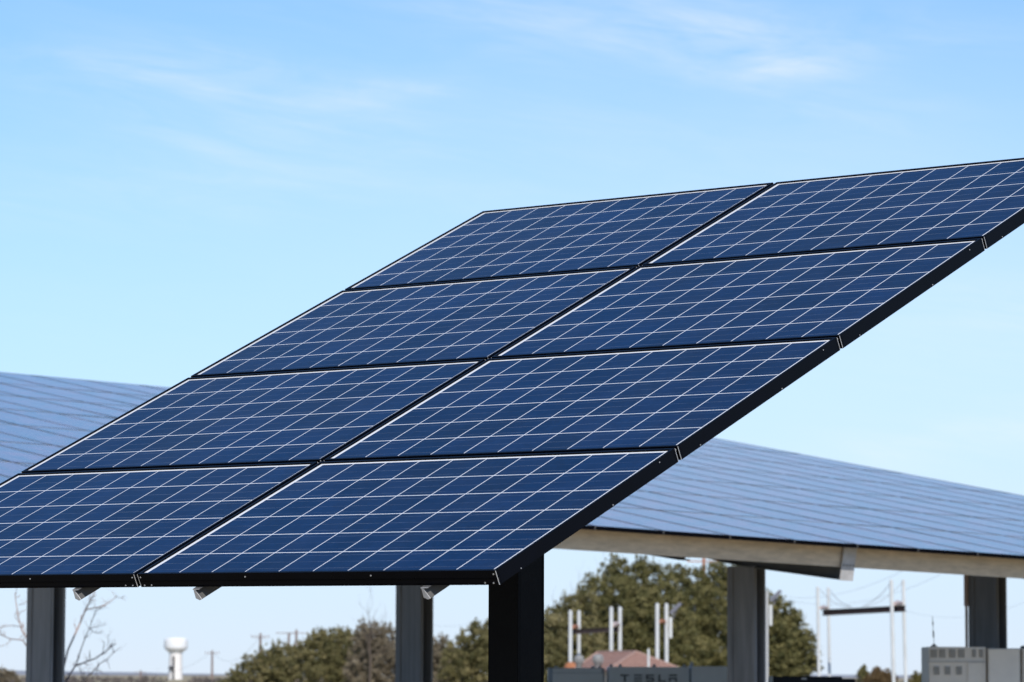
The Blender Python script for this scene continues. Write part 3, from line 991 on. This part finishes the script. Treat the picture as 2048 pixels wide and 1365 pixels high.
for px, py, Y, rpx in ((1158, 1319, 160.2, 10), (1196, 1318, 159.0, 11)):
    k = mpp(Y); c = at(px, py, Y); r = rpx * k
    b = MB()
    prof = [(.62 * r, -2.2 * r), (.62 * r, -1.05 * r), (.80 * r, -.8 * r), (.98 * r, -.35 * r), (1.0 * r, 0), (.93 * r, .38 * r), (.70 * r, .68 * r), (.3 * r, .86 * r)]
    b.lathe(c, prof, 20)
    for i in range(20):                              # turbine blades
        a = 2 * math.pi * i / 20
        b.tube([c + Vector((math.cos(a + j * .12) * rr * r * 1.02, math.sin(a + j * .12) * rr * r * 1.02, zz_ * r)) for j, (rr, zz_) in enumerate(((.80, -.8), (1.0, -.1), (.72, .66)))], .018 * 1.0, 4)
    part('turbine_vent', b, M['vent'], hut, smooth=True, parent=roof)

o = MB()
k = mpp(152)
p0, p1 = at(1297, 1300, 152), at(1297, 1352, 152)
o.tube([Vector((p1.x, 152, 0)), p0], .052, 10)
o.tube([p0 + Vector((0, 0, 0)), p0 + Vector((0, 0, .06))], .035, 10)
tag(link('vent_pipe', o.mesh('vent_pipe', M['white_pole'], smooth=True)), 'short thin white pipe standing alone in front of the hut roof', 'pipe')

# ------------------------------------------------------------------ white pole frames
def pole_thing(name, label, poles_, beam=None, ties=(), chains=(), extras=None):
    Y0 = poles_[0][2]
    b0 = at(poles_[0][0], 1352, Y0)
    r_ = thing(name, (b0.x, Y0, 0), label, 'pole frame', 'white pipe pole frames')
    for px, py, Y, wpx, lean in poles_:
        p = at(px, py, Y)
        b = MB(); k = mpp(Y)
        rad = wpx / 2 * k
        b.tube([Vector((p.x + lean, Y, 0)), p], rad, 12)
        b.tube([p + Vector((0, 0, 0)), p + Vector((0, 0, rad * .5))], [rad * .9, rad * .5], 12)
        part('pole', b, M['white_pole'], r_, smooth=True)
    if beam:
        x0, y0, Y0b, x1, y1, Y1b, hpx = beam
        k = mpp(Y0b); h = hpx * k / 2
        p, q = at(x0, y0, Y0b), at(x1, y1, Y1b)
        d = (q - p).normalized(); s = Vector((-d.y, d.x, 0)).normalized(); u = d.cross(s)
        if u.z < 0: u = -u
        b = MB(); L = (q - p).length
        b.box(p, d, s, u, 0, L, -.09, .09, h - .03, h)
        b.box(p, d, s, u, 0, L, -.09, .09, -h, -h + .03)
        b.box(p, d, s, u, 0, L, -.015, .015, -h + .03, h - .03)
        part('beam', b, M['dark_beam'], r_)
    for x0, y0, Ya, x1, y1, Yb, hpx, mm in ties:
        k = mpp(Ya); p, q = at(x0, y0, Ya), at(x1, y1, Yb)
        b = MB(); b.tube([p, p.lerp(q, .3), p.lerp(q, .5) + Vector((0, 0, .04)), p.lerp(q, .7), q], [hpx * k * .4, hpx * k * .5, hpx * k * .5, hpx * k * .5, hpx * k * .4], 8)
        part('tie', b, M[mm], r_, smooth=True)
    for x0, y0, Ya, x1, y1, Yb, sg in chains:
        part('chain', wire(at(x0, y0, Ya), at(x1, y1, Yb), sg, .011), M['cable'], r_)
    return r_


YP = 168
f1 = pole_thing('pole_frame', 'white four-pole frame carrying a dark beam above the roof vents', [(1141, 1223, YP, 8, 0), (1158, 1223, YP + 3, 7, 0), (1222.5, 1216, YP, 8, 0), (1240, 1216, YP + 3, 7.5, 0)],
                (1145, 1264, YP + 1.5, 1238, 1259, YP + 1.5, 10),
                [(1145, 1255, YP, 1155, 1254, YP + 3, 8, 'rust'), (1226, 1250, YP, 1237, 1249, YP + 3, 10, 'conduit')])
b = MB(); p = at(1143, 1330, YP - 4)
b.lathe(Vector((p.x, p.y, 0)), [(.34, 0), (.34, p.z - .1), (.26, p.z + .05), (.12, p.z + .12)], 14)
part('base_collar', b, M['rust'], f1, smooth=True)


def flood(r_, px, py, Y, sx=1.0):
    """tilted lamp head on a bent arm and a small pale box beneath it"""
    k = mpp(Y)
    c = at(px, py, Y)
    d = Vector((math.cos(.78), 0, math.sin(.78))); u = Vector((-d.z, 0, d.x)); y = Vector((0, 1, 0))
    b = MB()
    b.box(c, d, y, u, -15 * k, 15 * k, -.16, .16, -3.2 * k, 2.2 * k)
    b.box(c, d, y, u, -13 * k, 13 * k, -.14, .14, 2.3 * k, 3.4 * k)
    b.tube([c - u * 3 * k, c - u * 3 * k - d * 9 * k + Vector((0, 0, -10 * k))], .03, 8)
    part('lamp_head', b, mat('grey_lamp_housing', (.16, .16, .19), .5, .2), r_, parent=r_)
    b = MB()
    q = at(px - 10, py + 39, Y)
    b.wbox(q.x - 2.8 * k, q.x + 3.2 * k, Y - .1, Y + .06, q.z - 21 * k, q.z + 21 * k)
    part('control_box', b, M['white_pole'], r_, bevel=.02)


f2 = pole_thing('pole_frame', 'white pair of poles with tilted lamp head on its right, behind the hut roof', [(1314.5, 1209, YP - 4, 8, 0), (1333, 1209, YP - 2, 8, 0)],
                None, [(1318, 1244, YP - 4, 1330, 1244, YP - 2, 8, 'rust')])
flood(f2, 1351, 1217, YP - 2)
YQ = 150
f3 = pole_thing('pole_frame', 'white four-pole frame with a dark beam hung on cables against open sky', [(1635.5, 1175, YQ, 6.5, .05), (1656.5, 1176, YQ + 3, 6, .05), (1782.5, 1161, YQ - 3, 7.5, .10), (1806.5, 1161, YQ, 6.5, .10)],
                (1646, 1226, YQ + 1, 1810, 1217.5, YQ - 1.5, 12),
                [(1640, 1216, YQ, 1655, 1216, YQ + 3, 7, 'conduit'), (1788, 1208, YQ - 3, 1803, 1207, YQ, 10, 'conduit')],
                [(1660, 1181, YQ + 2.8, 1704, 1214, YQ + .5, .15), (1640, 1179, YQ, 1700, 1214, YQ + .5, .2), (1779, 1169, YQ - 3, 1724, 1213, YQ, .15), (1804, 1166, YQ, 1730, 1213, YQ, .2)])
# lone lamp pole beside the third column
Y = 140
b0 = at(1534, 1352, Y)
lp = thing('lamp_pole', (b0.x, Y, 0), 'slim grey lamp pole with tilted head just right of the bracketed column', 'lamp pole')
b = MB(); p = at(1534, 1183, Y); b.tube([(b0.x, Y, 0), p], 2.7 * mpp(Y), 10)
part('pole', b, mat('grey_pole_paint', (.50, .50, .50), .5, .1), lp, smooth=True)
flood(lp, 1551, 1192, Y)

# ------------------------------------------------------------------ battery cabinets
def cabinet(name, label, x0, x1, ytop, Y, dep, body, door, trim, style, group):
    k = mpp(Y)
    a = at(x0, ytop, Y); c = at(x1, ytop, Y)
    z = a.z
    r_ = thing(name, ((a.x + c.x) / 2, Y, 0), label, 'cabinet', group)
    b = MB()
    b.wbox(a.x, c.x, Y, Y + dep, .12, z)
    b.wbox(a.x + .04, c.x - .04, Y + .05, Y + dep - .05, 0, .12)
    part('body', b, M[body], r_, bevel=.008)
    return r_, a.x, c.x, z


YC = 57
kc = mpp(YC)
gc = 'grey battery cabinets in the shade'
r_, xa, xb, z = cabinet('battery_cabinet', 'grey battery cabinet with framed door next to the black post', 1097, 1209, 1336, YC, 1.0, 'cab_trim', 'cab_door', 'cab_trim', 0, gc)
b = MB(); b.wbox(xa + 8 * kc, xb - 3 * kc, YC - .03, YC - .002, .2, z - 11 * kc); part('door', b, M['cab_door'], r_, bevel=.004)
b = MB(); b.wbox(xa + 8 * kc, xb - 6 * kc, YC - .045, YC - .002, z - 10 * kc, z - 1 * kc); part('header', b, M['cab_blue'], r_, bevel=.004)
b = MB()
for px in (1112, 1186, 1200): p = at(px, 1336, YC); b.wbox(p.x - 3 * kc, p.x + 3 * kc, YC + .1, YC + .2, z + .001, z + 4 * kc)
part('lifting_lug', b, M['cab_trim'], r_)
r_, xa, xb, z = cabinet('battery_cabinet', 'grey battery cabinet with large dark lettering across its front', 1217, 1379, 1334, YC - .05, 1.0, 'cab_blue', 'cab_door', 'cab_trim', 0, gc)
YL = YC - .05
def bar(b, x0, x1, y0, y1):
    p, q = at(x0, y0, YL), at(x1, y1, YL)
    b.wbox(p.x, q.x, YL - .012, YL - .001, q.z, p.z)
H0, H1 = 1349.5, 1364.5
Mid = (H0 + H1) / 2
L = MB(); bar(L, 1241, 1258, H0, H0 + 3); bar(L, 1248, 1251.2, H0 + 3.2, H1); part('letter', L, M['letter'], r_)
L = MB(); bar(L, 1268, 1284, H0, H0 + 3); bar(L, 1268, 1284, Mid - 1.4, Mid + 1.6); bar(L, 1268, 1284, H1 - 3, H1); part('letter', L, M['letter'], r_)
L = MB(); bar(L, 1292, 1308, H0, H0 + 3); bar(L, 1292, 1295.4, H0 + 3.1, Mid - 1.5); bar(L, 1292, 1308, Mid - 1.4, Mid + 1.6); bar(L, 1304.6, 1308, Mid + 1.7, H1 - 3.1); bar(L, 1292, 1308, H1 - 3, H1); part('letter', L, M['letter'], r_)
L = MB(); bar(L, 1317, 1320.4, H0, H1 - 3.1); bar(L, 1317, 1331, H1 - 3, H1); part('letter', L, M['letter'], r_)
L = MB(); bar(L, 1338, 1354, H0, H0 + 3); bar(L, 1338, 1354, Mid - 1.4, Mid + 1.6); bar(L, 1338, 1341.4, Mid + 1.7, H1); bar(L, 1350.6, 1354, Mid + 1.7, H1); part('letter', L, M['letter'], r_)
b = MB()
for px in (1223, 1241, 1309, 1370): p = at(px, 1334, YL); b.wbox(p.x - 3 * kc, p.x + 3 * kc, YL + .1, YL + .2, z + .001, z + 5 * kc)
part('lifting_lug', b, M['cab_trim'], r_)
r_, xa, xb, z = cabinet('battery_cabinet', 'plain grey battery cabinet against the bracketed column', 1382, 1462, 1333, YC - .1, 1.0, 'cab_blue', 'cab_door', 'cab_trim', 0, gc)
b = MB(); b.wbox(xa + 2 * kc, xb - 2 * kc, YC - .13, YC - .102, .2, z - 3 * kc); part('door', b, M['cab_blue'], r_, bevel=.004)
b = MB(); p = at(1384, 1334, YC); b.tube([(p.x, YC + .1, z - .1), (p.x, YC + .1, z + 9 * kc)], .022, 8); b.wbox(p.x - .03, p.x + .03, YC + .05, YC + .15, z + .001, z + .04); part('lifting_lug', b, M['cab_trim'], r_)

# vented inverter cabinets at the right
YI = 47.5
ki = mpp(YI)
gi = 'beige grey inverter cabinets'
r_, xa, xb, z = cabinet('inverter_cabinet', 'beige grey cabinet with two rows of louvred vents under the short black antenna', 1858, 1972, 1294, YI, .9, 'cab_beige', 'cab_beige_door', 'louvre', 0, gi)
zsp = at(1858, 1324, YI).z
b = MB(); b.wbox(xa - 3 * ki, xb + .001, YI - .022, YI - .001, zsp - 1.1 * ki, zsp + 1.1 * ki); part('drip_strip', b, M['louvre'], r_)
b = MB(); xs = at(1935, 1294, YI).x; b.wbox(xs, xb - 1 * ki, YI - .016, YI - .001, .2, zsp - 2 * ki); part('door', b, M['cab_beige_door'], r_, bevel=.003)
def louvres(x0, x1, y0, y1):
    p, q = at(x0, y0, YI), at(x1, y1, YI)
    b = MB()
    b.wbox(p.x, q.x, YI - .006, YI - .001, q.z, p.z)
    nl = 6
    for i in range(nl):
        zc = q.z + (p.z - q.z) * (i + .5) / nl
        b.box(Vector(((p.x + q.x) / 2, YI - .014, zc)), Vector((1, 0, 0)), Vector((0, .8, .6)), Vector((0, -.6, .8)), -(q.x - p.x) / 2, (q.x - p.x) / 2, -.010, .010, -.001, .001)
    part('vent', b, M['louvre'], r_)
for x in (1861, 1878, 1898, 1916): louvres(x, x + 13, 1299, 1316)
for x in (1944, 1958): louvres(x, x + 8, 1299, 1315)
for x in (1867, 1889, 1912): louvres(x, x + 12, 1333, 1350)
r_, xa, xb, z = cabinet('inverter_cabinet', 'beige grey cabinet with bolted flat panel right of the louvred one', 1975, 2041, 1297, YI - .05, .9, 'louvre', 'cab_beige_door', 'louvre', 0, gi)
b = MB(); b.wbox(xa + 1.5 * ki, xb - 3 * ki, YI - .075, YI - .052, .2, z - 2 * ki)
for px in (1981, 1990, 2001, 2012, 2024, 2034):
    p = at(px, 1298, YI); b.wbox(p.x - .008, p.x + .008, YI - .082, YI - .0755, z - 3 * ki - .016, z - 3 * ki)
for py in (1320, 1341, 1362):
    for px in (1978.5, 2035.5):
        p = at(px, py, YI); b.wbox(p.x - .008, p.x + .008, YI - .082, YI - .0755, p.z - .008, p.z + .008)
part('door', b, M['cab_beige_door'], r_)
r_, xa, xb, z = cabinet('inverter_cabinet', 'beige grey cabinet cut by the right edge of the picture', 2044, 2150, 1297, YI - .05, .9, 'cab_beige', 'cab_beige_door', 'louvre', 0, gi)
b = MB(); b.wbox(xa + 2 * ki, xb - 2 * ki, YI - .075, YI - .052, .2, z - 2 * ki); part('door', b, M['cab_beige_door'], r_)
b = MB(); p = at(2047, 1294, YI); b.lathe(Vector((p.x + .02, YI + .1, z + .001)), [(.05, 0), (.05, .02), (.02, .035)], 12); part('cap', b, M['rubber'], r_)
# antenna on the louvred cabinet
p = at(1868, 1294, YI + .15)
an = thing('antenna', (p.x, YI + .15, p.z), 'short black whip antenna on a cone base on the louvred cabinet', 'antenna')
b = MB(); b.lathe(an.location + Vector((0, 0, .001)), [(.052, 0), (.045, .008), (.02, .022), (.008, .042)], 14); part('base', b, M['rubber'], an, smooth=True)
b = MB()
t0 = an.location + Vector((0, 0, .042)); t1 = at(1865, 1233, YI + .15)
b.tube([t0, t1], .0035, 6)
b.tube([t0.lerp(t1, .22), t0.lerp(t1, .46)], .010, 8); b.tube([t0.lerp(t1, .66), t0.lerp(t1, .80)], .008, 8)
part('whip', b, M['rubber'], an)

# black stepped box in front of the evergreen
YX = 46
kx = mpp(YX)
p, q, s = at(1546, 1353, YX), at(1684, 1354, YX), at(1711, 1358, YX)
bx = thing('equipment_box', ((p.x + s.x) / 2, YX, 0), 'black equipment box with stepped flat top low between column and white poles', 'box')
b = MB(); b.wbox(p.x, q.x, YX, YX + .9, 0, p.z); b.wbox(q.x + .0005, s.x, YX + .02, YX + .88, 0, s.z); part('body', b, M['black_box'], bx, bevel=.006)
b = MB(); e = at(1608, 1358, YX); b.wbox(e.x - 5 * kx, e.x + 5 * kx, YX - .006, YX - .001, e.z - 1.6 * kx, e.z + 1.6 * kx); part('badge', b, M['badge'], bx)
